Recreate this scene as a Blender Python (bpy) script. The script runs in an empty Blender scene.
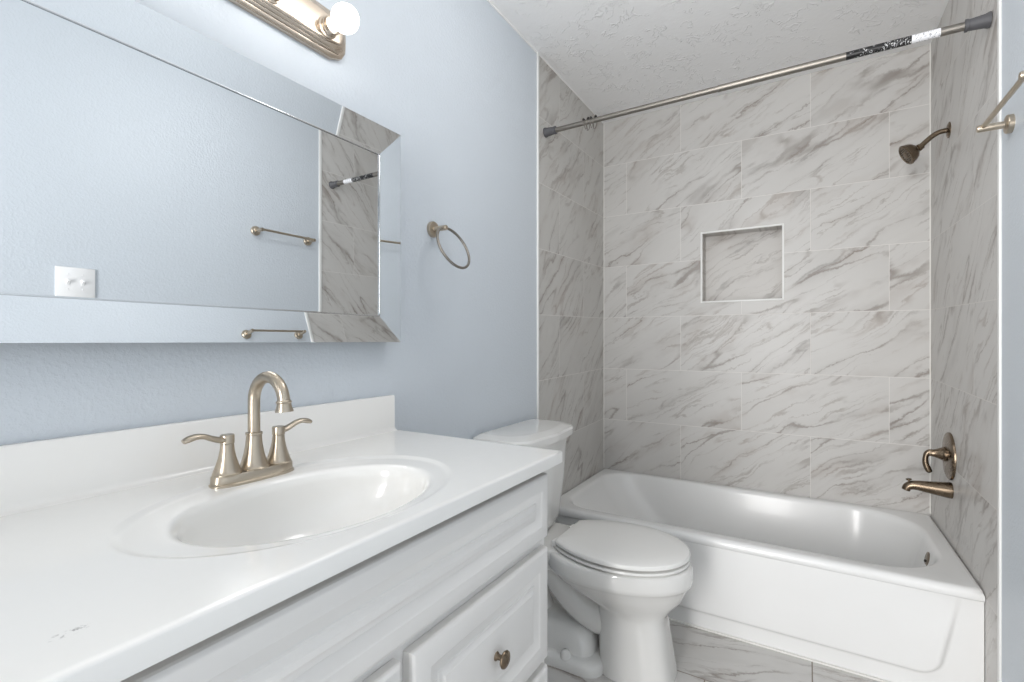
import bpy, bmesh, math, random
from mathutils import Vector, Matrix
random.seed(7)
PI = math.pi
sc = bpy.context.scene
COL = sc.collection

# ------------------------------------------------------------ camera, world, lights, exposure
W = 1.528      # room width (left wall x=0, right wall x=W)
D = 2.81       # tiled back wall
H = 2.46       # ceiling
REAR = -0.95   # wall behind the camera
cam = bpy.data.cameras.new('camera')
co = bpy.data.objects.new('camera', cam); COL.objects.link(co)
co.location = (1.0566, 0, 1.14)
co.rotation_euler = (PI/2, 0, math.atan(295/486))
cam.sensor_width = 36; cam.lens = 486/1024*36; cam.clip_start = .02
sc.camera = co
sc.view_settings.view_transform = 'Standard'; sc.view_settings.look = 'None'
sc.view_settings.gamma = 1; sc.view_settings.use_curve_mapping = False
sc.view_settings.exposure = .36
world = bpy.data.worlds.new('world'); sc.world = world; world.use_nodes = True
world.node_tree.nodes['Background'].inputs[0].default_value = (1, .98, .95, 1)
world.node_tree.nodes['Background'].inputs[1].default_value = .6

def area(name, loc, rot, sx, sy, power, col):
    l = bpy.data.lights.new(name, 'AREA'); l.shape = 'RECTANGLE'; l.size = sx; l.size_y = sy
    l.energy = power; l.color = col
    o = bpy.data.objects.new(name, l); COL.objects.link(o); o.location = loc; o.rotation_euler = rot
    return o
REAR_FILL = area('rear_fill_light', (0.42, -1.9, 1.2), (PI/2, 0, PI), .9, 2.0, 90, (1, .99, .98))  # added fill light behind the camera, stands for no known source
REAR_FILL.rotation_euler = (-PI/2, 0, PI-math.radians(10))
pl = bpy.data.lights.new('ceiling_fill', 'POINT'); pl.energy = 6; pl.color = (1, .985, .97); pl.shadow_soft_size = .14  # added soft fill near the ceiling, no fixture belongs to it
CEIL_FILL = bpy.data.objects.new('ceiling_fill', pl); COL.objects.link(CEIL_FILL); CEIL_FILL.location = (.75, 1.2, 2.2)
BULB_STRENGTH = 4.6

# ------------------------------------------------------------ node helpers
class NG:
    def __init__(s, name):
        s.m = bpy.data.materials.new(name); s.m.use_nodes = True
        s.t = s.m.node_tree; s.b = s.t.nodes['Principled BSDF']
    def n(s, typ, **k):
        o = s.t.nodes.new(typ)
        for a, v in k.items(): setattr(o, a, v)
        return o
    def put(s, sock, v):
        if isinstance(v, bpy.types.NodeSocket): s.t.links.new(v, sock)
        elif v is not None:
            sock.default_value = v
    def math(s, op, a, b=None, c=None, clamp=False):
        o = s.n('ShaderNodeMath', operation=op); o.use_clamp = clamp
        for i, v in enumerate((a, b, c)):
            if v is not None: s.put(o.inputs[i], v)
        return o.outputs[0]
    def comb(s, x, y, z):
        o = s.n('ShaderNodeCombineXYZ')
        for i, v in enumerate((x, y, z)): s.put(o.inputs[i], v)
        return o.outputs[0]
    def pos(s):
        g = s.n('ShaderNodeNewGeometry'); x = s.n('ShaderNodeSeparateXYZ')
        s.t.links.new(g.outputs['Position'], x.inputs[0]); return g.outputs['Position'], x.outputs
    def objco(s):
        g = s.n('ShaderNodeTexCoord'); return g.outputs['Object']
    def noise(s, vec, scale, detail=3, rough=.55, dist=0.):
        o = s.n('ShaderNodeTexNoise'); s.put(o.inputs['Vector'], vec)
        o.inputs['Scale'].default_value = scale; o.inputs['Detail'].default_value = detail
        o.inputs['Roughness'].default_value = rough; o.inputs['Distortion'].default_value = dist
        return o.outputs[0]
    def maprange(s, v, a, b, c=0., d=1., smooth=True):
        o = s.n('ShaderNodeMapRange'); o.interpolation_type = 'SMOOTHSTEP' if smooth else 'LINEAR'
        s.put(o.inputs[0], v)
        for i, q in enumerate((a, b, c, d)): o.inputs[i+1].default_value = q
        return o.outputs[0]
    def mix(s, f, a, b):
        o = s.n('ShaderNodeMix', data_type='RGBA')
        s.put(o.inputs[0], f); s.put(o.inputs[6], a); s.put(o.inputs[7], b)
        return o.outputs[2]
    def bump(s, h, strength, dist, normal=None):
        o = s.n('ShaderNodeBump'); o.inputs['Strength'].default_value = strength
        o.inputs['Distance'].default_value = dist; s.put(o.inputs['Height'], h)
        if normal is not None: s.put(o.inputs['Normal'], normal)
        return o.outputs[0]

def rgb(r, g, b):
    f = lambda c: ((c/255+.055)/1.055)**2.4 if c/255 > .04045 else c/255/12.92
    return (f(r), f(g), f(b), 1)

def simple(name, col, rough=.5, metal=0., coat=0., bumpn=None):
    g = NG(name); b = g.b
    b.inputs['Base Color'].default_value = col; b.inputs['Roughness'].default_value = rough
    b.inputs['Metallic'].default_value = metal; b.inputs['Coat Weight'].default_value = coat
    b.inputs['Coat Roughness'].default_value = .05
    nz = g.noise(g.objco(), bumpn[0] if bumpn else 40, 3)
    r = g.maprange(nz, .2, .8, max(.0, rough-.03), rough+.03)
    g.put(b.inputs['Roughness'], r)
    if bumpn: g.put(b.inputs['Normal'], g.bump(nz, bumpn[1], bumpn[2]))
    return g.m

def marble(name, axis, u0, v0, tw, th, slope=0., ang=38., grout=(225, 222, 218), gw=.0013, flip=1, seed=0., pitch_half=True, base=(205, 203, 200), stretch=1.0, gmix=.8):
    """Large format marble-look tile in running bond; veins are re-seeded on every tile."""
    g = NG(name); _, P = g.pos()
    if axis == 'xz': u, v = P[0], P[2]
    elif axis == 'yz':
        u = P[1]; v = g.math('ADD', P[2], g.math('MULTIPLY', g.math('SUBTRACT', D, P[1]), slope))
    else: u, v = P[0], P[1]
    rv = g.math('DIVIDE', g.math('SUBTRACT', v, v0), th)
    row = g.math('FLOOR', rv); rf = g.math('SUBTRACT', rv, row)
    par = g.math('FLOORED_MODULO', row, 2.)
    cu = g.math('ADD', g.math('DIVIDE', g.math('SUBTRACT', u, u0), tw), g.math('MULTIPLY', par, .5))
    colm = g.math('FLOOR', cu); cf = g.math('SUBTRACT', cu, colm)
    du = g.math('MULTIPLY', g.math('MINIMUM', cf, g.math('SUBTRACT', 1., cf)), tw)
    dv = g.math('MULTIPLY', g.math('MINIMUM', rf, g.math('SUBTRACT', 1., rf)), th)
    dm = g.math('MINIMUM', du, dv)
    gmask = g.maprange(dm, gw*.7, gw*1.4, 1., 0.)
    wn = g.n('ShaderNodeTexWhiteNoise', noise_dimensions='3D')
    g.put(wn.inputs['Vector'], g.comb(colm, row, seed))
    sep = g.n('ShaderNodeSeparateColor'); g.t.links.new(wn.outputs['Color'], sep.inputs[0])
    # vein space: rotate, then squeeze across the vein direction; small per-tile angle change
    a = g.math('ADD', math.radians(ang)*flip, g.math('MULTIPLY', g.math('SUBTRACT', sep.outputs[0], .5), .28))
    ca, sa = g.math('COSINE', a), g.math('SINE', a)
    uu = g.math('ADD', u, g.math('MULTIPLY', sep.outputs[1], 7.)); vv = g.math('ADD', v, g.math('MULTIPLY', sep.outputs[2], 9.))
    al = g.math('ADD', g.math('MULTIPLY', uu, ca), g.math('MULTIPLY', vv, sa))
    ac = g.math('SUBTRACT', g.math('MULTIPLY', vv, ca), g.math('MULTIPLY', uu, sa))
    warpv = g.comb(al, g.math('MULTIPLY', ac, 1.6), seed)
    w1 = g.math('MULTIPLY', g.math('SUBTRACT', g.noise(warpv, 2.6, 2, .5), .5), .17)
    w2 = g.math('MULTIPLY', g.math('SUBTRACT', g.noise(warpv, 16., 6, .75), .5), .05)
    ac2 = g.math('ADD', ac, g.math('ADD', w1, w2))
    def ridge(fa, fc, off, detail=1.5):
        n = g.noise(g.comb(g.math('MULTIPLY', al, fa*stretch), g.math('MULTIPLY', ac2, fc), seed+off), 1., detail, .5)
        return g.math('ABSOLUTE', g.math('SUBTRACT', n, .5))
    def patchy(fa, fc, off, lo, hi):
        return g.maprange(g.noise(g.comb(g.math('MULTIPLY', al, fa), g.math('MULTIPLY', ac, fc), seed+off), 1., 3, .6), lo, hi)
    r1 = ridge(.95, 6.5, 0.); r2 = ridge(1.6, 13., 4.); r3 = ridge(2.4, 22., 9., 2.5)
    p1 = patchy(2.6, 5., 20., .42, .60); p2 = patchy(4., 8., 31., .44, .62); p3 = patchy(2.2, 6., 43., .46, .64)
    core = g.math('MULTIPLY', g.maprange(r1, 0., .016, 1., 0.), g.math('MULTIPLY_ADD', p1, .85, .08))
    halo = g.math('MULTIPLY', g.math('POWER', g.maprange(r1, 0., .10, 1., 0., smooth=False), 1.4), g.math('MULTIPLY_ADD', p2, .8, .14))
    sec = g.math('MULTIPLY', g.maprange(r2, 0., .024, 1., 0.), g.math('MULTIPLY_ADD', p2, .65, .05))
    hair = g.math('MULTIPLY', g.maprange(r3, 0., .03, 1., 0.), p3)
    cloud = patchy(1.5, 5., 57., .35, .75)
    tone = g.maprange(g.noise(warpv, 2.2, 2), .42, .6)
    c = g.mix(g.math('MULTIPLY', cloud, .22), rgb(*base), rgb(base[0]-24, base[1]-25, base[2]-26))
    c = g.mix(g.math('MULTIPLY', halo, .42), c, g.mix(tone, rgb(152, 147, 143), rgb(160, 148, 139)))
    c = g.mix(g.math('MULTIPLY', hair, .55), c, rgb(150, 142, 135))
    c = g.mix(g.math('MULTIPLY', sec, .7), c, g.mix(tone, rgb(132, 126, 122), rgb(146, 131, 121)))
    c = g.mix(g.math('MULTIPLY', core, .68), c, rgb(122, 111, 103))
    c = g.mix(g.math('MULTIPLY', gmask, gmix), c, rgb(*grout))
    g.put(g.b.inputs['Base Color'], c)
    g.put(g.b.inputs['Roughness'], g.math('MULTIPLY_ADD', gmask, .35, .36))
    g.b.inputs['Specular IOR Level'].default_value = .4
    g.put(g.b.inputs['Normal'], g.bump(g.math('SUBTRACT', 1., gmask), .35, .0008))
    return g.m

def paint(name, col, rough=.45):
    g = NG(name); p, _ = g.pos()
    n1 = g.noise(p, 95., 3, .6); n2 = g.noise(p, 38., 2, .5)
    h = g.math('ADD', g.maprange(n1, .42, .66), g.math('MULTIPLY', n2, .7))
    g.b.inputs['Base Color'].default_value = col
    g.b.inputs['Roughness'].default_value = rough
    g.put(g.b.inputs['Normal'], g.bump(h, .22, .0018))
    return g.m

def knockdown(name):
    g = NG(name); p, _ = g.pos()
    o = g.n('ShaderNodeVectorMath', operation='ADD')
    nz = g.n('ShaderNodeTexNoise'); g.put(nz.inputs['Vector'], p); nz.inputs['Scale'].default_value = 9.; nz.inputs['Detail'].default_value = 3
    sc_ = g.n('ShaderNodeVectorMath', operation='SCALE'); g.put(sc_.inputs[0], nz.outputs['Color']); sc_.inputs['Scale'].default_value = .12
    g.put(o.inputs[0], p); g.put(o.inputs[1], sc_.outputs[0])
    n = g.noise(o.outputs[0], 17., 2.5, .55, .6)
    ridge = g.maprange(g.math('ABSOLUTE', g.math('SUBTRACT', n, .5)), 0., .035, 1., 0.)
    m = g.maprange(g.noise(p, 10., 3), .44, .58)
    small = g.noise(p, 60., 3, .6)
    h = g.math('ADD', g.math('MULTIPLY', ridge, m), g.math('MULTIPLY', small, .35))
    g.b.inputs['Base Color'].default_value = rgb(244, 244, 244); g.b.inputs['Roughness'].default_value = .7
    g.put(g.b.inputs['Normal'], g.bump(h, .6, .004))
    return g.m

M = {}
M['paint'] = paint('blue_grey_paint', rgb(206, 213, 220))
M['ceiling'] = knockdown('ceiling_texture')
RH = .3048
M['tile_back'] = marble('marble_back', 'xz', -.165, .365, .618, RH, ang=33, seed=1.)
M['tile_niche'] = marble('marble_niche', 'xz', -.4, -.4, 4., 4., ang=33, seed=3., base=(203, 200, 196))
M['tile_left'] = marble('marble_left', 'yz', 2.192-.618, .365, .618, RH, slope=.022, ang=48, seed=5., base=(200, 198, 194))
M['tile_right'] = marble('marble_right', 'yz', 2.158-.618, .365, .618, RH, slope=.022, ang=46, flip=-1, seed=9., base=(206, 204, 201))
M['tile_floor'] = marble('marble_floor', 'xy', 1.072-.618*3, 1.735-.3048*12, .618, RH, ang=10, seed=13., grout=(128, 116, 104), gw=.0018, gmix=.9)
M['white_trim'] = simple('white_trim', rgb(238, 238, 236), .4)
M['porcelain'] = simple('white_porcelain', rgb(232, 231, 228), .1, coat=.5)
M['seat'] = simple('toilet_seat_plastic', rgb(238, 237, 234), .22)
M['tub'] = simple('tub_enamel', rgb(234, 234, 233), .24, coat=.12)
M['cabinet'] = simple('cabinet_thermofoil', rgb(229, 227, 224), .5)
M['mirror'] = simple('silvered_mirror', (.86, .88, .89, 1), .0, 1.)
M['mirror'].node_tree.nodes['Principled BSDF'].inputs['Roughness'].default_value = 0
for l in list(M['mirror'].node_tree.links):
    if l.to_socket.name == 'Roughness': M['mirror'].node_tree.links.remove(l)
M['mirror_edge'] = simple('mirror_edge', rgb(120, 124, 128), .35, .6)
M['plastic'] = simple('white_plastic', rgb(240, 240, 240), .3)
M['dark_plastic'] = simple('grey_rubber', rgb(88, 88, 91), .55)
M['black'] = simple('black_metal', rgb(28, 27, 27), .4)
M['caulk'] = simple('caulk', rgb(232, 231, 226), .5)
M['dark'] = simple('dark_gap', rgb(40, 38, 36), .8)

def brushed(name, col, rough):
    g = NG(name)
    n = g.noise(g.objco(), 25., 1)
    g.put(g.b.inputs['Roughness'], g.maprange(n, .3, .7, rough-.01, rough+.01))
    g.b.inputs['Base Color'].default_value = col; g.b.inputs['Metallic'].default_value = 1
    return g.m
M['nickel'] = brushed('brushed_nickel', rgb(190, 178, 161), .3)
M['nickel_dark'] = brushed('shaded_nickel', rgb(122, 108, 92), .27)  # brushed nickel with the dim surroundings it mirrors darkened into its colour
M['steel'] = brushed('satin_steel', rgb(146, 141, 134), .44)
M['bead'] = brushed('polished_bead', rgb(214, 216, 218), .16)
M['fixture'] = brushed('fixture_nickel', rgb(212, 198, 182), .26)

def countertop_mat():
    g = NG('cultured_marble'); p, P = g.pos()
    n = g.noise(p, 45., 4, .6, .5)
    dx = g.math('SUBTRACT', P[0], .492); dy = g.math('SUBTRACT', P[1], .166)
    r = g.math('SQRT', g.math('ADD', g.math('MULTIPLY', g.math('MULTIPLY', dx, dx), 6.), g.math('MULTIPLY', g.math('MULTIPLY', dy, dy), 1.)))
    m = g.math('MULTIPLY', g.maprange(r, .004, .02, 1., 0.), g.maprange(g.noise(p, 220., 3), .5, .6))
    c = g.mix(g.math('MULTIPLY', m, .6), rgb(240, 239, 236), rgb(120, 118, 116))
    g.put(g.b.inputs['Base Color'], c)
    g.put(g.b.inputs['Roughness'], g.maprange(n, .2, .8, .14, .2))
    g.b.inputs['Coat Weight'].default_value = .3
    return g.m
M['counter'] = countertop_mat()

def bulb_mat():
    g = NG('glowing_bulb')
    g.b.inputs['Base Color'].default_value = (1, .98, .95, 1)
    g.b.inputs['Emission Color'].default_value = (1, .985, .965, 1)
    g.b.inputs['Emission Strength'].default_value = BULB_STRENGTH
    return g.m
M['bulb'] = bulb_mat()

def label_mat(name, bg, fg, seed):
    g = NG(name); v = g.objco()
    mp = g.n('ShaderNodeMapping'); g.put(mp.inputs[0], v); mp.inputs['Scale'].default_value = (260, 200, 200); mp.inputs['Location'].default_value = (seed, 0, 0)
    n = g.noise(mp.outputs[0], 1., 2, .6)
    mp2 = g.n('ShaderNodeMapping'); g.put(mp2.inputs[0], v); mp2.inputs['Scale'].default_value = (26, 40, 40); mp2.inputs['Location'].default_value = (seed*2, 0, 0)
    n2 = g.noise(mp2.outputs[0], 1., 1)
    m = g.math('MULTIPLY', g.maprange(n, .56, .61), g.maprange(n2, .46, .5))
    g.put(g.b.inputs['Base Color'], g.mix(m, bg, fg)); g.b.inputs['Roughness'].default_value = .35
    return g.m
M['label_black'] = label_mat('black_sticker', rgb(22, 21, 22), rgb(215, 215, 215), 3.)
M['label_white'] = label_mat('white_sticker', rgb(240, 240, 242), rgb(160, 160, 165), 8.)

# ------------------------------------------------------------ mesh helpers
def obj(name, bm, mat, parent=None, sharp=35, recalc=True):
    if recalc: bmesh.ops.recalc_face_normals(bm, faces=bm.faces[:])
    me = bpy.data.meshes.new(name); bm.to_mesh(me); bm.free()
    for p in me.polygons: p.use_smooth = True
    me.set_sharp_from_angle(angle=math.radians(sharp))
    me.materials.append(M[mat])
    o = bpy.data.objects.new(name, me); COL.objects.link(o)
    if parent:
        o.parent = parent
        o.matrix_parent_inverse = Matrix.Translation(-wloc(parent))
    return o
def wloc(o):
    v = Vector(o.location)
    if o.parent: v = v + wloc(o.parent) + o.matrix_parent_inverse.translation
    return v
def thing(name, label, cat, loc, group=None):
    o = bpy.data.objects.new(name, None); COL.objects.link(o); o.location = loc; o.empty_display_size = .05
    o['label'] = label; o['category'] = cat
    if group: o['group'] = group
    return o
def struct(name, bm, mat, parent=None, **k):
    o = obj(name, bm, mat, parent, **k)
    if not parent: o['kind'] = 'structure'
    return o
def loft(bm, loops, cap0=True, cap1=True, closed=True):
    vs = [[bm.verts.new(p) for p in L] for L in loops]
    n = len(loops[0])
    for a, b in zip(vs, vs[1:]):
        for i in range(n if closed else n-1):
            j = (i+1) % n
            bm.faces.new((a[i], a[j], b[j], b[i]))
    if cap0: bm.faces.new(vs[0][::-1])
    if cap1: bm.faces.new(vs[-1])
    return vs
def box(bm, x0, x1, y0, y1, z0, z1, bev=0., seg=2):
    t = bmesh.new()
    r = bmesh.ops.create_cube(t, size=1)
    for v in t.verts: v.co = Vector(((x0+x1)/2+v.co.x*(x1-x0), (y0+y1)/2+v.co.y*(y1-y0), (z0+z1)/2+v.co.z*(z1-z0)))
    if bev: bmesh.ops.bevel(t, geom=t.edges[:], offset=bev, segments=seg, profile=.5, affect='EDGES')
    me = bpy.data.meshes.new('t'); t.to_mesh(me); t.free(); bm.from_mesh(me); bpy.data.meshes.remove(me)
def frame_for(d, up=None):
    d = d.normalized()
    if up is None: up = Vector((0, 0, 1)) if abs(d.z) < .9 else Vector((1, 0, 0))
    a = up.cross(d).normalized(); b = d.cross(a).normalized()
    return a, b
def lathe(bm, origin, direction, prof, n=40):
    """prof: list of (distance along direction, radius)"""
    o = Vector(origin); d = Vector(direction).normalized(); a, b = frame_for(d)
    loops = []
    for t, r in prof:
        r = max(r, 1e-5)
        loops.append([o + d*t + a*(r*math.cos(2*PI*i/n)) + b*(r*math.sin(2*PI*i/n)) for i in range(n)])
    loft(bm, loops)
def tube(bm, pts, rads, n=20, sx=1., up=None, caps=True, closed=False):
    pts = [Vector(p) for p in pts]; N = len(pts)
    if not hasattr(rads, '__len__'): rads = [rads]*N
    if not hasattr(sx, '__len__'): sx = [sx]*N
    loops = []; pa = None
    for i, p in enumerate(pts):
        if closed: d = pts[(i+1) % N]-pts[i-1]
        else: d = pts[min(i+1, N-1)]-pts[max(i-1, 0)]
        d.normalize()
        if up is not None: a, b = frame_for(d, Vector(up))
        elif pa is None: a, b = frame_for(d)
        else:
            a = (pa - d*pa.dot(d)).normalized(); b = d.cross(a).normalized()
        pa = a
        loops.append([p + a*(rads[i]*sx[i]*math.cos(2*PI*k/n)) + b*(rads[i]*math.sin(2*PI*k/n)) for k in range(n)])
    if closed:
        loft(bm, loops+[loops[0]], False, False)
        bmesh.ops.remove_doubles(bm, verts=bm.verts[:], dist=1e-6)
    else: loft(bm, loops, caps, caps)
def spline(pts, n=8):
    """Catmull-Rom through tuples of any length"""
    out = []; N = len(pts)
    for i in range(N-1):
        p0, p1, p2, p3 = pts[max(i-1, 0)], pts[i], pts[i+1], pts[min(i+2, N-1)]
        for k in range(n):
            t = k/n
            out.append(tuple(.5*((2*b)+(-a+c)*t+(2*a-5*b+4*c-d)*t*t+(-a+3*b-3*c+d)*t**3) for a, b, c, d in zip(p0, p1, p2, p3)))
    out.append(tuple(pts[-1])); return out

# ------------------------------------------------------------ room shell
T = .1
YL, YR = 1.966, 1.911     # where the tile starts on the left / right wall
bm = bmesh.new(); box(bm, -T, 0, REAR, YL, 0, H); struct('wall_left', bm, 'paint')
bm = bmesh.new(); box(bm, W, W+T, REAR, YR, 0, H); struct('wall_right', bm, 'paint')
bm = bmesh.new(); box(bm, -T, 0.002, YL, D, 0, H); struct('wall_left_tiled', bm, 'tile_left')
bm = bmesh.new(); box(bm, W-.002, W+T, YR, D, 0, H); struct('wall_right_tiled', bm, 'tile_right')
bm = bmesh.new(); box(bm, -T, W+T, REAR-T, D+.25, -T, 0); struct('floor', bm, 'tile_floor')
bm = bmesh.new(); box(bm, -T, W+T, REAR-T, D+.25, H, H+T); struct('ceiling', bm, 'ceiling')
# unseen rear wall; its opening is placed to let the added fill light in
bm = bmesh.new()
box(bm, -T, .36, REAR-T, REAR, 0, H); box(bm, 1.22, W+T, REAR-T, REAR, 0, H); box(bm, .36, 1.22, REAR-T, REAR, 2.05, H)
struct('wall_rear', bm, 'paint')
# back wall with recessed niche
NX0, NX1, NZ0, NZ1, ND = .561, .956, 1.350, 1.732, .09
bm = bmesh.new()
box(bm, -T, NX0, D, D+.2, 0, H); box(bm, NX1, W+T, D, D+.2, 0, H)
box(bm, NX0, NX1, D, D+.2, 0, NZ0); box(bm, NX0, NX1, D, D+.2, NZ1, H)
struct('wall_back', bm, 'tile_back')
bm = bmesh.new(); q_ = .008   # liner of the niche: one cut piece per side
box(bm, NX0, NX1, D+ND, D+.2, NZ0, NZ1); box(bm, NX0, NX0+q_, D+.003, D+ND, NZ0, NZ1); box(bm, NX1-q_, NX1, D+.003, D+ND, NZ0, NZ1)
box(bm, NX0+q_, NX1-q_, D+.003, D+ND, NZ0, NZ0+q_); box(bm, NX0+q_, NX1-q_, D+.003, D+ND, NZ1-q_, NZ1)
struct('wall_niche', bm, 'tile_niche')
# niche edge profile
bm = bmesh.new(); e = .0065
for (a, b, c, d) in ((NX0-e*.3, NX0+e, NZ0-e*.3, NZ1+e*.3), (NX1-e, NX1+e*.3, NZ0-e*.3, NZ1+e*.3)):
    box(bm, a, b, D-.003, D+.01, c, d, .001)
for (c, d) in ((NZ0-e*.3, NZ0+e), (NZ1-e, NZ1+e*.3)): box(bm, NX0+e, NX1-e, D-.003, D+.01, c, d, .001)
struct('trim_3', bm, 'white_trim')
bm = bmesh.new(); box(bm, 0, .008, YL-.010, YL+.002, .0, H, .002); struct('trim_1', bm, 'white_trim')
bm = bmesh.new(); box(bm, W-.006, W, YR-.018, YR+.001, .0, H, .002); struct('trim_2', bm, 'white_trim')
# caulk at the inside corners of the surround and along the ceiling
bm = bmesh.new(); c = .0035
box(bm, .002, .002+c, D-c, D, .372, H); struct('trim_4', bm, 'caulk')
bm = bmesh.new(); box(bm, W-.002-c, W-.002, D-c, D, .372, H); struct('trim_5', bm, 'caulk')
bm = bmesh.new(); box(bm, 0, .004, REAR, D, H-.006, H); struct('trim_6', bm, 'white_trim')

# ------------------------------------------------------------ bathtub
def rr_loop(x0, x1, y0, y1, rl, rr, z, n=256, cx=.78, cy=2.42):
    out = []
    def sdf(px, py):
        r = rl if px < (x0+x1)/2 else rr
        qx = abs(px-(x0+x1)/2)-((x1-x0)/2-r); qy = abs(py-(y0+y1)/2)-((y1-y0)/2-r)
        return math.hypot(max(qx, 0), max(qy, 0))+min(max(qx, qy), 0)-r
    for i in range(n):
        # angles chosen so samples gather toward the ends
        a = 2*PI*i/n; dx, dy = math.cos(a)*1.0, math.sin(a)*.5
        l = math.hypot(dx, dy); dx /= l; dy /= l
        lo, hi = 0, 2.
        for _ in range(40):
            m = (lo+hi)/2
            if sdf(cx+dx*m, cy+dy*m) > 0: hi = m
            else: lo = m
        out.append((cx+dx*lo, cy+dy*lo, z))
    return out
tub = thing('bathtub', 'white alcove bathtub with a plain apron, set between the marble tiled walls', 'bathtub', (.76, 2.4, 0))
g = .0035
TY = 2.025
bm = bmesh.new()
def tl(off, z, y0=2.088, y1=2.768, x0=.055, x1=1.468, rl=.14, rr=.23):
    return rr_loop(x0+off, x1-off, y0+off*.8, y1-off*.8, rl, rr, z)
loops = [rr_loop(g+.012, W-g-.012, TY+.012, D-.012, .004, .004, .336), rr_loop(g+.002, W-g-.002, TY+.002, D-.003, .004, .004, .337), rr_loop(g, W-g, TY+.0, D-.002, .004, .004, .341), rr_loop(g, W-g, TY+.0, D-.002, .008, .008, .355),
         rr_loop(g+.002, W-g-.002, TY+.004, D-.003, .01, .012, .364), rr_loop(g+.006, W-g-.006, TY+.012, D-.006, .012, .014, .3695),
         rr_loop(g+.014, W-g-.014, TY+.024, D-.012, .02, .024, .370),
         tl(-.006, .3695), tl(0, .368), tl(.006, .3635), tl(.011, .355), tl(.015, .34)]
for k in range(1, 9):
    s = k/8; z = .34-.22*s
    loops.append(rr_loop(.070+.19*s**1.1, 1.453-.055*s, 2.100+.05*s, 2.756-.05*s, .14+.02*s, .22-.03*s, z))
bx = (.26, 1.398, 2.150, 2.706, .16, .19)
for a in (18, 36, 54, 72, 90):
    o = .055*(1-math.cos(math.radians(a))); zz = .12-.055*math.sin(math.radians(a))
    loops.append(rr_loop(bx[0]+o, bx[1]-o, bx[2]+o, bx[3]-o, bx[4], bx[5], zz))
loops.append(rr_loop(.5, 1.2, 2.3, 2.56, .1, .1, .062))
loft(bm, loops, cap0=False)
obj('basin', bm, 'tub', tub, sharp=60)
# apron: one sheet with the pressed panel
bm = bmesh.new()
NXg, NZg = 260, 80
def sstep(a, b, x):
    t = min(1, max(0, (x-a)/(b-a))); return t*t*(3-2*t)
grid = []
for j in range(NZg+1):
    z = .352*j/NZg; rowv = []
    for i in range(NXg+1):
        x = g+(W-2*g)*i/NXg
        xr = 1.415+.2*(z-.07); xl = .11-.2*(z-.07); r = .05
        qx = max(x-(xr-r), (xl+r)-x); qz = (.068+r)-z
        d = math.hypot(max(qx, 0), max(qz, 0))+min(max(qx, qz), 0)-r
        m = sstep(.007, -.007, d) if d < .5 else 0
        fade = 1-.75*sstep(.16, .33, z)*sstep(-.2, .0, d)
        y = TY+.0145-.0125*m*fade
        rowv.append(bm.verts.new((x, y, z)))
    grid.append(rowv)
for j in range(NZg):
    for i in range(NXg):
        bm.faces.new((grid[j][i], grid[j][i+1], grid[j+1][i+1], grid[j+1][i]))
# returns at the ends and a back so the sheet is a solid skin
back = [[bm.verts.new((x, TY+.03, z)) for x in (g, W-g)] for z in (0, .352)]
bm.faces.new([r[0] for r in grid]+[back[1][0], back[0][0]])
bm.faces.new([r[-1] for r in grid]+[back[1][1], back[0][1]])
bm.faces.new((back[0][0], back[0][1], back[1][1], back[1][0]))
obj('apron', bm, 'tub', tub, sharp=60, recalc=False)
bm = bmesh.new()
lathe(bm, (1.4565, 2.395, .303), (-1, 0, .12), [(-.02, .03), (.006, .036), (.011, .034), (.014, .026), (.0145, 0)], 32)
ov = obj('overflow_plate', bm, 'nickel_dark', tub); ov['label'] = 'nickel overflow plate'
bm = bmesh.new(); lathe(bm, (1.4420, 2.395, .3045), (-1, 0, .12), [(0, .005), (.004, .005), (.005, .003)], 12)
obj('screw', bm, 'dark', ov)
bm = bmesh.new(); lathe(bm, (1.25, 2.42, .060), (0, 0, 1), [(0, .03), (.005, .03), (.007, .025), (.005, .018), (.012, .015), (.013, 0)], 32)
obj('drain', bm, 'nickel_dark', tub)
bm = bmesh.new(); box(bm, g, W-g, TY+.004, TY+.014, 0, .006, .001)
obj('floor_caulk', bm, 'caulk', tub)

# ------------------------------------------------------------ toilet
CY = 1.675
toilet = thing('toilet', 'white two-piece toilet with closed lid between the vanity and the bathtub', 'toilet', (.4, CY, 0))
def egg(xb, xf, w, z, n=64, cxf=.42, eb=2.6, ef=2.0, taper=.0):
    """oval, blunter toward the tank"""
    cx = xb+(xf-xb)*cxf; out = []
    for i in range(n):
        a = 2*PI*i/n; c, s_ = math.cos(a), math.sin(a)
        e = ef if c > 0 else eb; L = (xf-cx) if c > 0 else (cx-xb)
        x = cx+L*math.copysign(abs(c)**(2/e), c)
        y = w*math.copysign(abs(s_)**(2/e), s_)
        if c < 0: y *= 1-taper*((cx-x)/L)**2
        out.append((x, CY+y, z))
    return out
bm = bmesh.new()
L = []
for z, xb, xf, w, e in ((.0, .428, .678, .106, 3.6), (.01, .428, .678, .106, 3.6), (.05, .428, .670, .102, 3.6), (.12, .426, .660, .098, 3.5), (.18, .424, .652, .094, 3.3),
                     (.205, .42, .650, .094, 3.), (.222, .415, .656, .099, 2.7), (.238, .385, .668, .110, 2.4), (.256, .345, .684, .125, 2.2), (.278, .30, .702, .143, 2.1), (.300, .262, .711, .160, 2.05),
                     (.318, .24, .721, .1725, 2.), (.329, .232, .728, .180, 2.), (.334, .229, .733, .1845, 2.), (.345, .227, .734, .186, 2.), (.382, .225, .733, .185, 2.), (.390, .228, .730, .182, 2.), (.393, .235, .724, .175, 2.), (.393, .30, .65, .12, 2.)):
    L.append(egg(xb, xf, w, z, ef=e, eb=max(e, 2.5), taper=.12))
loft(bm, L)
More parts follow.
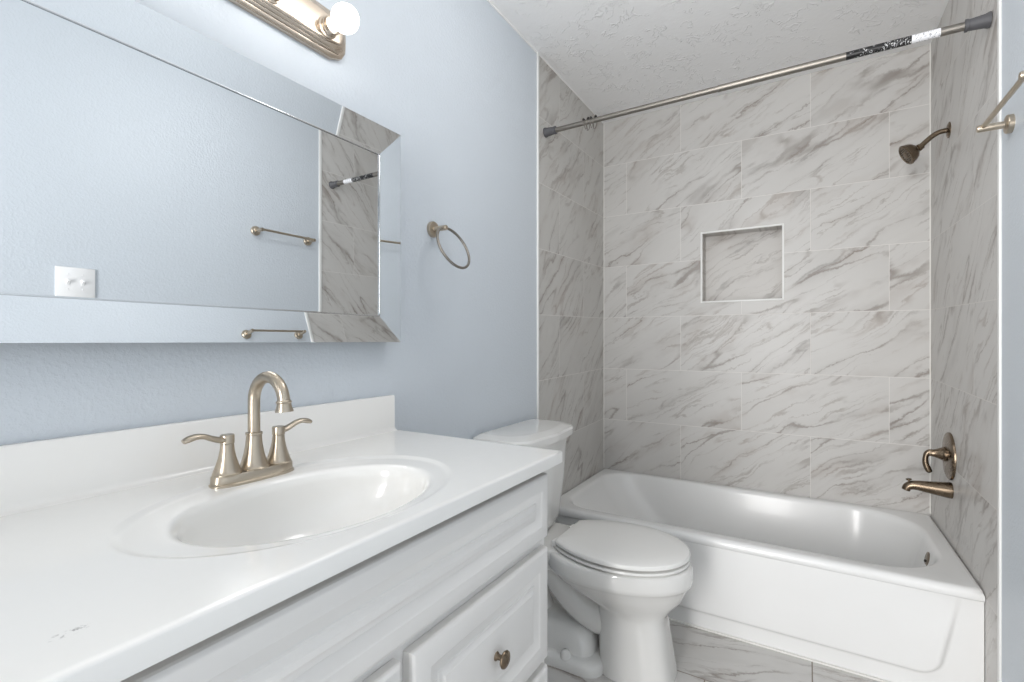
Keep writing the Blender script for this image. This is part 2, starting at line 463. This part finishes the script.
# rear deck that carries the tank
def rrect(x0, x1, y0, y1, r, z, n=64):
    cx, cy = (x0+x1)/2, (y0+y1)/2; out = []
    for i in range(n):
        a = 2*PI*(i+.5)/n; dx, dy = math.cos(a), math.sin(a); lo, hi = 0, 1.
        for _ in range(30):
            m = (lo+hi)/2
            qx = abs(dx*m)-((x1-x0)/2-r); qy = abs(dy*m)-((y1-y0)/2-r)
            d = math.hypot(max(qx, 0), max(qy, 0))+min(max(qx, qy), 0)-r
            if d > 0: hi = m
            else: lo = m
        out.append((cx+dx*lo, cy+dy*lo, z))
    return out
loft(bm, [rrect(.06, .32, CY-.08, CY+.08, .04, .30), rrect(.045, .34, CY-.115, CY+.115, .05, .345), rrect(.035, .35, CY-.13, CY+.13, .05, .372), rrect(.035, .35, CY-.13, CY+.13, .05, .388), rrect(.04, .345, CY-.125, CY+.125, .05, .394)])
# trapway
tp = spline([(.20, CY, .335, .062), (.235, CY, .29, .064), (.285, CY, .235, .066), (.345, CY, .185, .066), (.41, CY, .155, .064), (.47, CY, .15, .06)], 6)
tube(bm, [p[:3] for p in tp], [p[3] for p in tp], 28, sx=1.25)
tp = spline([(.20, CY, .33, .055), (.15, CY, .28, .055), (.13, CY, .20, .055), (.16, CY, .10, .06), (.19, CY, .03, .07)], 6)
tube(bm, [p[:3] for p in tp], [p[3] for p in tp], 24, sx=1.2)
# foot with the bolt flange
loft(bm, [rrect(.10, .46, CY-.145, CY+.145, .06, 0), rrect(.10, .46, CY-.145, CY+.145, .06, .024), rrect(.105, .455, CY-.14, CY+.14, .06, .034), rrect(.125, .44, CY-.118, CY+.118, .05, .042)])
loft(bm, [rrect(.12, .42, CY-.115, CY+.115, .05, .03), rrect(.125, .415, CY-.108, CY+.108, .05, .075), rrect(.135, .40, CY-.095, CY+.095, .05, .105), rrect(.16, .37, CY-.07, CY+.07, .045, .12)])
obj('bowl', bm, 'porcelain', toilet, sharp=50)
for s in (-1, 1):
    bm = bmesh.new(); lathe(bm, (.335, CY+s*.126, .034), (0, 0, 1), [(0, .018), (.012, .018), (.021, .015), (.027, .009), (.029, 0)], 24)
    obj('bolt_cap', bm, 'seat', toilet)
def seat_plan(off, z, xb=.285, xf=.725, hw=.186, wb=.112):
    cx = .505; xb += off; xf -= off; hw -= off; wb -= off; side = []
    for k in range(25):
        a = k/24*PI/2; side.append((cx+(xf-cx)*math.sin(a), hw*math.cos(a)))
    back = []
    for k in range(1, 13):
        t = k/12; back.append((cx+(xb-cx)*t, hw-(hw-wb)*t**2.2))
    up_ = back[::-1]+side                      # back corner -> tip, +y side
    pts = [(x, y) for x, y in up_]+[(x, -y) for x, y in up_[-2::-1]]
    P = []; m = len(pts)
    for i, p in enumerate(pts):                # soften only the two back corners
        if i in (0, m-1):
            a, b, c = Vector(pts[i-1]), Vector(p), Vector(pts[(i+1) % m])
            p1, p2 = b+(a-b).normalized()*.012, b+(c-b).normalized()*.012
            for k in range(5):
                t = k/4; P.append(p1*(1-t)**2+b*2*t*(1-t)+p2*t*t)
        else: P.append(Vector(p))
    return [(p.x, CY+p.y, z) for p in P]
bm = bmesh.new()
loft(bm, [seat_plan(.010, .3975), seat_plan(.002, .3995), seat_plan(.0005, .403), seat_plan(.002, .408), seat_plan(.012, .4105)])
obj('seat', bm, 'seat', toilet)
bm = bmesh.new()
loft(bm, [seat_plan(.014, .4150), seat_plan(.002, .4165), seat_plan(0, .4185), seat_plan(0, .4265), seat_plan(.003, .4310), seat_plan(.012, .4342), seat_plan(.05, .4372), seat_plan(.10, .4388)])
obj('lid', bm, 'seat', toilet)
for s in (-1, 1):
    bm = bmesh.new(); box(bm, .262, .298, CY+s*.075-.020, CY+s*.075+.020, .392, .418, .006, 3); obj('hinge', bm, 'seat', toilet)
bm = bmesh.new()
def resample(poly, n):
    P = [Vector(p) for p in poly]; P.append(P[0]); ds = [0]
    for a, b in zip(P, P[1:]): ds.append(ds[-1]+(b-a).length)
    out = []; k = 0
    for i in range(n):
        t = ds[-1]*i/n
        while ds[k+1] < t: k += 1
        f = (t-ds[k])/max(ds[k+1]-ds[k], 1e-9); out.append(P[k].lerp(P[k+1], f))
    return out
def rounded(poly, r, n=96):
    """polygon with its corners rounded"""
    out = []; m = len(poly)
    for i in range(m):
        a, b, c = Vector(poly[i-1]), Vector(poly[i]), Vector(poly[(i+1) % m])
        d1 = min(r, (a-b).length*.45); d2 = min(r, (c-b).length*.45)
        p, q = b+(a-b).normalized()*d1, b+(c-b).normalized()*d2
        for k in range(6):
            t = k/5; out.append(p*(1-t)**2+b*2*t*(1-t)+q*t*t)
    return resample(out, n)
def tl2(x0, x1, hw, z, bow=.016, ch=.045, r=.022):
    """tank plan: square at the wall, clipped front corners, slightly bowed front"""
    poly = [(x0, -hw), (x1-ch, -hw), (x1, -hw+ch*1.3), (x1+bow, 0), (x1, hw-ch*1.3), (x1-ch, hw), (x0, hw)]
    return [(p.x, CY+p.y, z) for p in rounded(poly, r)]
loft(bm, [tl2(.06, .160, .155, .393), tl2(.042, .172, .174, .398), tl2(.032, .182, .184, .41), tl2(.026, .190, .190, .44), tl2(.020, .204, .208, .60), tl2(.018, .212, .219, .752)])
obj('tank', bm, 'porcelain', toilet, sharp=60)
bm = bmesh.new()
loft(bm, [tl2(.014, .220, .234, .752), tl2(.010, .228, .241, .755), tl2(.010, .230, .243, .780), tl2(.012, .226, .239, .788), tl2(.022, .198, .208, .7975), tl2(.030, .185, .195, .7985)])
obj('tank_lid', bm, 'porcelain', toilet, sharp=28)

# ------------------------------------------------------------ vanity cabinet
CY0, CY1, CX = .055, 1.022, .526
vanity = thing('vanity_cabinet', 'white vanity cabinet with raised-panel fronts, standing under the countertop', 'cabinet', (.27, .54, 0))
bm = bmesh.new()
ZB, ZT = .10, .852
box(bm, .004, CX-.018, CY0, CY0+.016, 0, ZT-.001); box(bm, .004, CX-.018, CY1-.016, CY1, 0, ZT-.001)
box(bm, .004, CX-.018, CY0+.016, CY1-.016, ZB, ZB+.016); box(bm, .004, .012, CY0+.016, CY1-.016, ZB, ZT-.001)
box(bm, CX-.09, CX-.075, CY0+.016, CY1-.016, 0, ZB)
obj('body', bm, 'cabinet', vanity)
bm = bmesh.new()
F0 = CX-.018
box(bm, F0, CX, CY0, CY0+.035, ZB, ZT-.001, .001); box(bm, F0, CX, CY1-.035, CY1, ZB, ZT-.001, .001)
box(bm, F0, CX-.0003, CY0+.035, CY1-.035, ZT-.04, ZT-.001); box(bm, F0, CX-.0003, CY0+.035, CY1-.035, .655, .70)
box(bm, F0, CX-.0003, CY0+.035, CY1-.035, ZB, ZB+.035); box(bm, F0, CX-.0005, .520, .56, ZB+.035, .655)
box(bm, F0, CX-.0006, .56, CY1-.035, .38, .42)
obj('face_frame', bm, 'cabinet', vanity)
def panel_front(name, y0, y1, z0, z1, rail):
    bm = bmesh.new()
    prof = [(0, 0), (0, .013), (.0015, .0165), (.005, .019), (.008, .020), (rail-.004, .020), (rail, .0185), (rail+.014, .0150), (rail+.017, .0140), (rail+.018, .0140), (rail+.020, .0160), (rail+.022, .0160), (rail+.030, .0185), (rail+.032, .0200), (rail+.034, .0205)]
    loops = [[(CX+.0005+h, y0+i, z0+i), (CX+.0005+h, y1-i, z0+i), (CX+.0005+h, y1-i, z1-i), (CX+.0005+h, y0+i, z1-i)] for i, h in prof]
    loft(bm, loops); return obj(name, bm, 'cabinet', vanity, sharp=20)
def knob(parent, y, z):
    bm = bmesh.new()
    lathe(bm, (CX+.0195, y, z), (1, 0, 0), [(0, .009), (.003, .008), (.006, .0055), (.013, .005), (.016, .008), (.018, .0145), (.021, .0165), (.0235, .0155), (.0265, .010), (.0275, 0)], 28)
    k = obj('knob', bm, 'nickel_dark', parent); k['label'] = 'brushed nickel knob'
PY1 = 1.004
panel_front('false_drawer_front', .07, PY1, .688, .834, .036)
dr = panel_front('drawer', .551, PY1, .410, .665, .046); knob(dr, .782, .535)
dr = panel_front('drawer', .551, PY1, .128, .392, .046); knob(dr, .782, .26)
dr = panel_front('door', .07, .530, .128, .665, .05); knob(dr, .50, .60)

# ------------------------------------------------------------ countertop with moulded sink
CTOP, CTH = .879, .027
ctop = thing('vanity_countertop', 'glossy white countertop with a moulded oval sink, on the vanity cabinet', 'countertop', (.28, .54, CTOP-CTH))
bm = bmesh.new()
SX, SY = .340, .545; AX, AY = .155, .218; N = 160
X0, X1, Y0, Y1 = .004, .560, .032, 1.052
def ell(ax, ay, z, cx=SX, cy=SY): return [(cx+ax*math.cos(2*PI*i/N), cy+ay*math.sin(2*PI*i/N), z) for i in range(N)]
def rect_dir(x0, x1, y0, y1, z, r=.012):
    out = []
    for i in range(N):
        a = 2*PI*i/N; dx, dy = AX*math.cos(a), AY*math.sin(a); l = math.hypot(dx, dy); dx /= l; dy /= l; lo, hi = 0, 2
        for _ in range(36):
            m = (lo+hi)/2; px, py = SX+dx*m, SY+dy*m
            qx = abs(px-(x0+x1)/2)-((x1-x0)/2-r); qy = abs(py-(y0+y1)/2)-((y1-y0)/2-r)
            if math.hypot(max(qx, 0), max(qy, 0))+min(max(qx, qy), 0)-r > 0: hi = m
            else: lo = m
        out.append([SX+dx*lo, SY+dy*lo, z])
    return out
def snap(L, x0, x1, y0, y1):   # put a vertex exactly on every corner
    for cxn, cyn in ((x0, y0), (x0, y1), (x1, y0), (x1, y1)):
        k = min(range(N), key=lambda i: math.hypot(L[i][0]-cxn, L[i][1]-cyn))
        s = .0035; L[k][0] = cxn+(s if cxn == x0 else -s)*.3; L[k][1] = cyn+(s if cyn == y0 else -s)*.3
    return L
def crect(o, z): return snap(rect_dir(X0+min(o, .001), X1-o, Y0+o, Y1-o, z, .002+o*.2), X0+min(o, .001), X1-o, Y0+o, Y1-o)
zt = CTOP
ocx, ocy = .318, .545
loops = [crect(0, zt-CTH), crect(0, zt-.004), crect(.0012, zt-.0012), crect(.004, zt), crect(.010, zt), crect(.016, zt),
         ell(.207, .288, zt, .322, ocy), ell(.204, .285, zt, .322, ocy), ell(.201, .281, zt-.0006, .322, ocy), ell(.194, .274, zt-.0030, .323, ocy), ell(.188, .268, zt-.0038, .324, ocy), ell(.184, .262, zt-.0040, .326, ocy),
         ell(AX+.012, AY+.012, zt-.0045), ell(AX+.005, AY+.005, zt-.0052), ell(AX, AY, zt-.0075), ell(AX-.005, AY-.006, zt-.013)]
for k in range(1, 15):
    a = k/14*PI/2; rr_ = math.cos(a)**.62
    loops.append(ell((AX-.007)*max(rr_, .13), (AY-.008)*max(rr_, .10), zt-.013-.125*math.sin(a), SX-.015*math.sin(a)))
loft(bm, loops, cap0=False)
vb = [bm.verts.new(p) for p in ()]
obj('sink_top', bm, 'counter', ctop, sharp=50)
bm = bmesh.new(); lathe(bm, (SX-.015, SY, zt-.1385), (0, 0, 1), [(0, .024), (.003, .024), (.005, .021), (.004, .016), (.010, .014), (.011, 0)], 32)
obj('drain', bm, 'nickel', ctop)
bm = bmesh.new()
# backsplash with a coved foot
prof = [(.003, CTOP-.001), (.003, .9795), (.005, .981), (.018, .981), (.0205, .9785), (.0215, .89), (.0235, .884), (.029, .8805), (.034, CTOP-.0005)]
loft(bm, [[(x, y, z) for x, z in prof] for y in (Y0, Y1-.010)])
obj('backsplash', bm, 'counter', ctop, sharp=50)

# ------------------------------------------------------------ faucet
FX, FY, FZ = .140, .546, CTOP-.0045
fau = thing('faucet', 'brushed nickel two-handle gooseneck faucet on the countertop behind the sink', 'faucet', (FX, FY, FZ))
bm = bmesh.new()
def stad(hx, hy, z, n=48):
    out = []
    for i in range(n):
        a = 2*PI*(i+.5)/n; c, s_ = math.cos(a), math.sin(a)
        out.append((FX+hx*math.copysign(abs(c)**(2/2.6), c), FY+hy*math.copysign(abs(s_)**(2/3.2), s_), z))
    return out
loft(bm, [stad(.0275, .081, FZ), stad(.0275, .081, FZ+.004), stad(.025, .0785, FZ+.006), stad(.0245, .078, FZ+.018), stad(.0225, .076, FZ+.021), stad(.018, .070, FZ+.0218)])
obj('base_plate', bm, 'nickel', fau)
bell = [(0, .0245), (.003, .0245), (.005, .0230), (.010, .0215), (.020, .0180), (.032, .0145), (.044, .0122), (.056, .0112)]
bm = bmesh.new()
lathe(bm, (FX, FY, FZ+.020), (0, 0, 1), [(0, .0270), (.003, .0270), (.006, .0245), (.014, .0220), (.030, .0178), (.046, .0150), (.064, .0138), (.065, .0150), (.069, .0150), (.070, .0125), (.071, .0)], 40)
pts = [(FX, FY, FZ+.085), (FX, FY, FZ+.12), (FX, FY, FZ+.150)]
R = .0475; cz = FZ+.150
for k in range(1, 17):
    a = PI-k/16*(PI*.97); pts.append((FX+R+R*math.cos(a), FY, cz+R*math.sin(a)))
tube(bm, pts, [.0110]*len(pts), 24)
sp = obj('spout', bm, 'nickel', fau)
bm = bmesh.new(); e_ = Vector(pts[-1]); dd = Vector((.08, 0, -1))
lathe(bm, e_-dd.normalized()*.002, dd, [(0, .0115), (.002, .0135), (.004, .0135), (.006, .0122), (.013, .0136), (.019, .0158), (.021, .0158), (.0215, .0115), (.019, .0105), (.019, 0)], 32)
obj('aerator', bm, 'nickel', sp)
for s in (-1, 1):
    hy = FY+s*.051
    bm = bmesh.new(); lathe(bm, (FX, hy, FZ+.020), (0, 0, 1), bell, 36)
    h = obj('handle', bm, 'nickel', fau)
    bm = bmesh.new()
    lathe(bm, (FX, hy, FZ+.0762), (0, 0, 1), [(0, .0095), (.0008, .0122), (.014, .0122), (.0165, .0112), (.017, 0)], 32)
    q = FZ+.084
    lp = spline([(0, q, .0075), (.014, q+.001, .0072), (.028, q+.006, .0066), (.041, q+.0115, .0062), (.054, q+.013, .0066), (.066, q+.0105, .0068), (.074, q+.0075, .005)], 5)
    tube(bm, [(FX+.0, hy+s*d_, z_) for d_, z_, r_ in lp], [r_*.80 for d_, z_, r_ in lp], 18, sx=1.75, up=(0, 0, 1))
    obj('lever', bm, 'nickel', h)

# ------------------------------------------------------------ mirror
mir = thing('wall_mirror', 'large frameless mirror with angled mirror-strip border, hung above the backsplash', 'mirror', (.0, .55, 1.137))
XO, XI = .052, .038
yo0, yo1, zo0, zo1 = .075, 1.0345, 1.137, 1.735
yi0, yi1, zi0, zi1 = .145, .963, 1.2115, 1.6575
bm = bmesh.new(); box(bm, .004, XI-.004, yi0-.02, yi1+.02, zi0-.02, zi1+.02); box(bm, .004, .012, yo0+.004, yo1-.004, zo0+.004, zo1-.004)
loft(bm, [[(x, yo0+i, zo0+i), (x, yo1-i, zo0+i), (x, yo1-i, zo1-i), (x, yo0+i, zo1-i)] for x, i in ((.004, .004), (.046, .0))], cap0=False, cap1=False)
loft(bm, [[(x, yo0+i, zo0+i), (x, yo1-i, zo0+i), (x, yo1-i, zo1-i), (x, yo0+i, zo1-i)] for x, i in ((.046, .0), (.0515, .0))], cap0=False, cap1=False)
obj('backing', bm, 'mirror_edge', mir)
bm = bmesh.new(); q = [bm.verts.new((XI, y, z)) for y, z in ((yi0, zi0), (yi1, zi0), (yi1, zi1), (yi0, zi1))]; f_ = bm.faces.new(q)
box(bm, XI-.004, XI-.0002, yi0, yi1, zi0, zi1)
obj('centre_glass', bm, 'mirror', mir)
O = [(XO, yo0, zo0), (XO, yo1, zo0), (XO, yo1, zo1), (XO, yo0, zo1)]; I = [(XI+.0006, yi0, zi0), (XI+.0006, yi1, zi0), (XI+.0006, yi1, zi1), (XI+.0006, yi0, zi1)]
for k in range(4):
    j = (k+1) % 4
    bm = bmesh.new()
    top = [O[k], O[j], I[j], I[k]]; low = [(x-.003, y, z) for x, y, z in top]
    loft(bm, [low, top]); obj('border_strip', bm, 'mirror', mir, sharp=10)
# polished bead where the strips meet the centre glass
bm = bmesh.new(); b = .0028
for (y0, y1, z0, z1) in ((yi0-b, yi1+b, zi0-b, zi0), (yi0-b, yi1+b, zi1, zi1+b), (yi0-b, yi0, zi0, zi1), (yi1, yi1+b, zi0, zi1)):
    box(bm, XI-.002, XI+.0035, y0, y1, z0, z1, .0009)
bd = obj('bead', bm, 'bead', mir)

# ------------------------------------------------------------ vanity light
VL = thing('vanity_light', 'brushed nickel bath bar light with round globe bulbs, above the mirror', 'lamp', (0, .57, 1.925))
bm = bmesh.new()
LZ, LY0, LY1 = 1.927, .265, .872
def st(i, x, n=96):
    hy = (LY1-LY0)/2-i; hz = .060-i; r = max(hz*.72, .003); out = []
    for (a, b_, c) in rrect(-hy, hy, -hz, hz, r, 0, n): out.append((x, (LY0+LY1)/2+a, LZ+b_))
    return out
P_ = [(0, .0), (0, .011), (.0015, .0135), (.005, .0155), (.010, .0165), (.0105, .0195), (.0125, .021), (.0165, .0222), (.017, .0255), (.019, .027), (.023, .0285), (.0235, .0315), (.026, .033), (.030, .034)]
loft(bm, [st(i, x+.0005) for i, x in P_], cap0=False)
obj('backplate', bm, 'fixture', VL, sharp=30)
for y in (.797, .648, .499, .35):
    bm = bmesh.new(); lathe(bm, (.034, y, 1.921), (1, 0, 0), [(0, .026), (.003, .026), (.005, .0215), (.008, .021), (.009, .0225), (.012, .0225), (.013, .021), (.020, .021), (.021, .0222), (.024, .0222), (.025, .020), (.026, .012), (.027, 0)], 36)
    so = obj('socket', bm, 'fixture', VL)
    bm = bmesh.new()
    pr = [(0, .013), (.004, .0135)]
    c0 = .042; r = .0330
    for k in range(15):
        a = PI-math.asin(.0155/r)-(PI-math.asin(.0155/r))*k/14
        pr.append((c0-r*math.cos(PI-a) if False else c0+r*math.cos(a), r*math.sin(a)))
    lathe(bm, (.058, y, 1.921), (1, 0, 0), pr, 40)
    obj('bulb', bm, 'bulb', so)

# ------------------------------------------------------------ towel ring
tr = thing('towel_ring', 'brushed nickel towel ring on the blue-grey wall right of the mirror', 'towel ring', (0, 1.233, 1.507))
bm = bmesh.new()
lathe(bm, (0, 1.233, 1.507), (1, 0, 0), [(0, .026), (.008, .026), (.0105, .0245), (.012, .019), (.0125, 0)], 36)
lathe(bm, (.011, 1.233, 1.507), (1, 0, 0), [(0, .010), (.004, .0085), (.040, .0085), (.048, .0085), (.050, .0075), (.0505, 0)], 24)
obj('post', bm, 'nickel', tr)
RR = .0725
bm = bmesh.new(); rc = Vector((.052, 1.262, 1.437)); yawr = math.radians(10)
pts = []
for k in range(64):
    a = 2*PI*k/64; lean = math.radians(23)
    pts.append(rc+Vector((.046-.052+RR*(1-math.sin(a))*math.sin(lean), RR*1.03*math.cos(a)-.009, RR*math.sin(a)*math.cos(lean)+.006)))
tube(bm, pts, .0044, 12, closed=True)
obj('ring', bm, 'steel', tr)
bm = bmesh.new(); tube(bm, [(.052, 1.226, 1.507), (.052, 1.244, 1.507)], .0062, 16); obj('ring_holder', bm, 'nickel', tr)

# ------------------------------------------------------------ towel bar (right wall)
tb = thing('towel_bar', 'brushed nickel towel bar on the painted right wall beside the tile edge', 'towel bar', (W, 1.65, 1.73))
for y in (1.500, 1.815):
    bm = bmesh.new()
    lathe(bm, (W, y, 1.725), (-1, 0, 0), [(0, .0245), (.010, .0245), (.012, .023), (.013, .013), (.016, .0095), (.066, .0095), (.070, .0085), (.071, 0)], 36)
    obj('post', bm, 'nickel', tb)
bm = bmesh.new(); tube(bm, [(W-.058, 1.502, 1.728), (W-.058, 1.813, 1.728)], .0062, 18); obj('bar', bm, 'nickel', tb)

# ------------------------------------------------------------ light switch (right wall, seen in the mirror)
sw = thing('light_switch', 'white double toggle switch plate on the right wall, seen in the mirror', 'switch', (W, .755, 1.375))
bm = bmesh.new(); box(bm, W-.006, W, .695, .820, 1.316, 1.434, .0025, 2); obj('plate', bm, 'plastic', sw)
for y in (.733, .779):
    bm = bmesh.new(); box(bm, W-.0075, W-.004, y-.006, y+.006, 1.362, 1.388, .0008)
    loft(bm, [[(W-.006, y-.0042, 1.368), (W-.006, y+.0042, 1.368), (W-.006, y+.0042, 1.382), (W-.006, y-.0042, 1.382)], [(W-.019, y-.0035, 1.377), (W-.019, y+.0035, 1.377), (W-.017, y+.0035, 1.385), (W-.017, y-.0035, 1.385)]])
    obj('toggle', bm, 'plastic', sw)
    for dz in (-.03, .03):
        bm = bmesh.new(); lathe(bm, (W-.005, y, 1.376+dz), (-1, 0, 0), [(0, .003), (.0016, .003), (.0022, .0015), (.0023, 0)], 12); obj('screw', bm, 'plastic', sw)

# ------------------------------------------------------------ shower curtain rod and rings
A = Vector((.003, 2.038, 2.121)); B = Vector((W-.003, 1.985, 2.101)); dv = (B-A); Ln = dv.length; dn = dv.normalized()
rod = thing('shower_curtain_rod', 'steel tension shower rod with grey end caps, spanning above the bathtub', 'curtain rod', (A+B)/2)
bm = bmesh.new(); tube(bm, [A+dn*.02, A+dn*(Ln*.62)], .0112, 28); obj('inner_tube', bm, 'steel', rod)
bm = bmesh.new(); tube(bm, [A+dn*(Ln*.50), B-dn*.02], .0126, 28); obj('outer_tube', bm, 'steel', rod)
for P0, d_ in ((A, dn), (B, -dn)):
    bm = bmesh.new(); lathe(bm, P0, d_, [(0, .0225), (.004, .0225), (.012, .0195), (.045, .0165), (.049, .0165), (.050, .0185), (.056, .0185), (.057, .0135), (.058, .013)], 36)
    c_ = obj('end_cap', bm, 'dark_plastic', rod); c_['label'] = 'grey rubber end cap'
def rodx(x): return A+dn*((x-A.x)/dn.x)
bm = bmesh.new(); tube(bm, [rodx(1.170), rodx(1.342)], .01285, 28); l1 = obj('printed_label', bm, 'label_black', rod); l1['label'] = 'black sticker with small white print'
bm = bmesh.new(); tube(bm, [rodx(1.342), rodx(1.412)], .01285, 28); l1 = obj('printed_label', bm, 'label_white', rod); l1['label'] = 'white sticker with grey print'
labs = ['leftmost of the thin wire curtain rings on the shower rod', 'second from the left of the thin wire curtain rings on the rod',
        'third from the left of the thin wire curtain rings on the rod', 'rightmost of the thin wire curtain rings on the shower rod']
for k, x in enumerate((.205, .222, .238, .256)):
    c = rodx(x)
    r_ = thing('curtain_ring', labs[k], 'curtain ring', c, 'wire curtain rings on the shower rod')
    tilt = (-.25, .1, -.1, .2)[k]; rr2 = .028
    bm = bmesh.new(); pts = []
    for q in range(28):
        a = -PI*.5+.35+q/27*(2*PI-.7)+.0
        yy = rr2*.75*math.cos(a); zz = rr2*math.sin(a)-.008
        pts.append(c+Vector((tilt*(zz+.0), yy, zz)))
    tube(bm, pts, .0016, 8); obj('hook', bm, 'steel', r_)
    bm = bmesh.new()
    for q in range(5):
        a = PI*.5+(q-2)*.42
        ctr = c+Vector((tilt*.014, .0152*math.cos(a), .0152*math.sin(a)))
        t = bmesh.new(); bmesh.ops.create_uvsphere(t, u_segments=12, v_segments=8, radius=.0042); bmesh.ops.translate(t, verts=t.verts, vec=ctr)
        me = bpy.data.meshes.new('t'); t.to_mesh(me); t.free(); bm.from_mesh(me); bpy.data.meshes.remove(me)
    obj('roller_beads', bm, 'black', r_)

# ------------------------------------------------------------ shower head
sh = thing('shower', 'brushed nickel shower head on a bent arm, high on the right tiled wall', 'shower head', (W, 2.48, 1.958))
bm = bmesh.new(); lathe(bm, (W-.001, 2.48, 1.955), (-1, 0, 0), [(0, .030), (.003, .030), (.006, .026), (.009, .014), (.0095, 0)], 36); obj('flange', bm, 'nickel_dark', sh)
bm = bmesh.new()
ap = spline([(W-.002, 2.48, 1.955), (W-.030, 2.48, 1.953), (W-.050, 2.48, 1.943), (W-.070, 2.48, 1.926), (W-.092, 2.48, 1.905)], 6)
tube(bm, ap, .0095, 24); obj('arm', bm, 'nickel_dark', sh)
bm = bmesh.new(); d_ = Vector((-.86, -.14, -.50)).normalized(); s0 = Vector((W-.092, 2.48, 1.905))
lathe(bm, s0, d_, [(-.012, .0115), (-.004, .0115), (-.003, .0138), (.004, .0138), (.006, .0115), (.009, .0135), (.013, .022), (.021, .0315), (.032, .0375), (.043, .0405), (.045, .042), (.049, .042), (.0505, .040), (.051, .036), (.0485, .0345), (.050, .012), (.052, .010), (.0525, 0)], 40)
hd = obj('head', bm, 'nickel_dark', sh)
bm = bmesh.new(); a_, b_ = frame_for(d_)
for ring, cnt in ((.018, 10), (.026, 16)):
    for k in range(cnt):
        p = s0+d_*.0495+a_*(ring*math.cos(2*PI*k/cnt))+b_*(ring*math.sin(2*PI*k/cnt))
        lathe(bm, p, d_, [(0, .0017), (.002, .0013), (.0021, 0)], 8)
nz = obj('nozzles', bm, 'dark', hd)

# ------------------------------------------------------------ shower valve
vz, vy = .699, 2.462
sv = thing('shower_valve', 'round brushed nickel shower valve trim with lever, above the tub spout', 'shower valve', (W, vy, vz))
bm = bmesh.new(); lathe(bm, (W-.001, vy, vz), (-1, 0, 0), [(0, .090), (.006, .090), (.009, .088), (.011, .082), (.0135, .060), (.0155, .040), (.016, .030), (.0165, 0)], 56); obj('escutcheon', bm, 'nickel_dark', sv)
bm = bmesh.new(); lathe(bm, (W-.014, vy, vz+.006), (-1, 0, 0), [(0, .028), (.010, .028), (.012, .0245), (.026, .0185), (.036, .0145), (.046, .013), (.054, .0125), (.056, .010), (.0565, 0)], 36)
hn = obj('handle', bm, 'nickel_dark', sv)
bm = bmesh.new()
lp = spline([(W-.045, vz+.007, .0105), (W-.060, vz+.010, .0105), (W-.071, vz+.004, .0095), (W-.076, vz-.014, .009), (W-.076, vz-.034, .010), (W-.070, vz-.054, .011), (W-.064, vz-.066, .010), (W-.062, vz-.070, .006)], 6)
tube(bm, [(x, vy-.002, z) for x, z, r in lp], [r for x, z, r in lp], 18, up=(0, 1, 0))
obj('lever', bm, 'nickel_dark', hn)

# ------------------------------------------------------------ tub spout
ts = thing('tub_spout', 'brushed nickel tub spout with diverter knob, low on the right tiled wall', 'spout', (W, 2.46, .572))
bm = bmesh.new()
lp = spline([(W-.001, .5725, .0300), (W-.010, .5725, .0300), (W-.04, .5735, .0265), (W-.08, .5755, .0215), (W-.105, .5765, .0185), (W-.122, .5740, .0165), (W-.134, .566, .0150), (W-.139, .554, .0135)], 6)
tube(bm, [(x, 2.442, z) for x, z, r in lp], [r for x, z, r in lp], 28, up=(0, 1, 0))
obj('body', bm, 'nickel_dark', ts)
bm = bmesh.new(); lathe(bm, (W-.128, 2.442, .582), (-.1, 0, 1), [(0, .004), (.012, .004), (.0125, .009), (.0165, .0095), (.018, .007), (.0182, 0)], 24); obj('diverter_knob', bm, 'nickel_dark', ts)
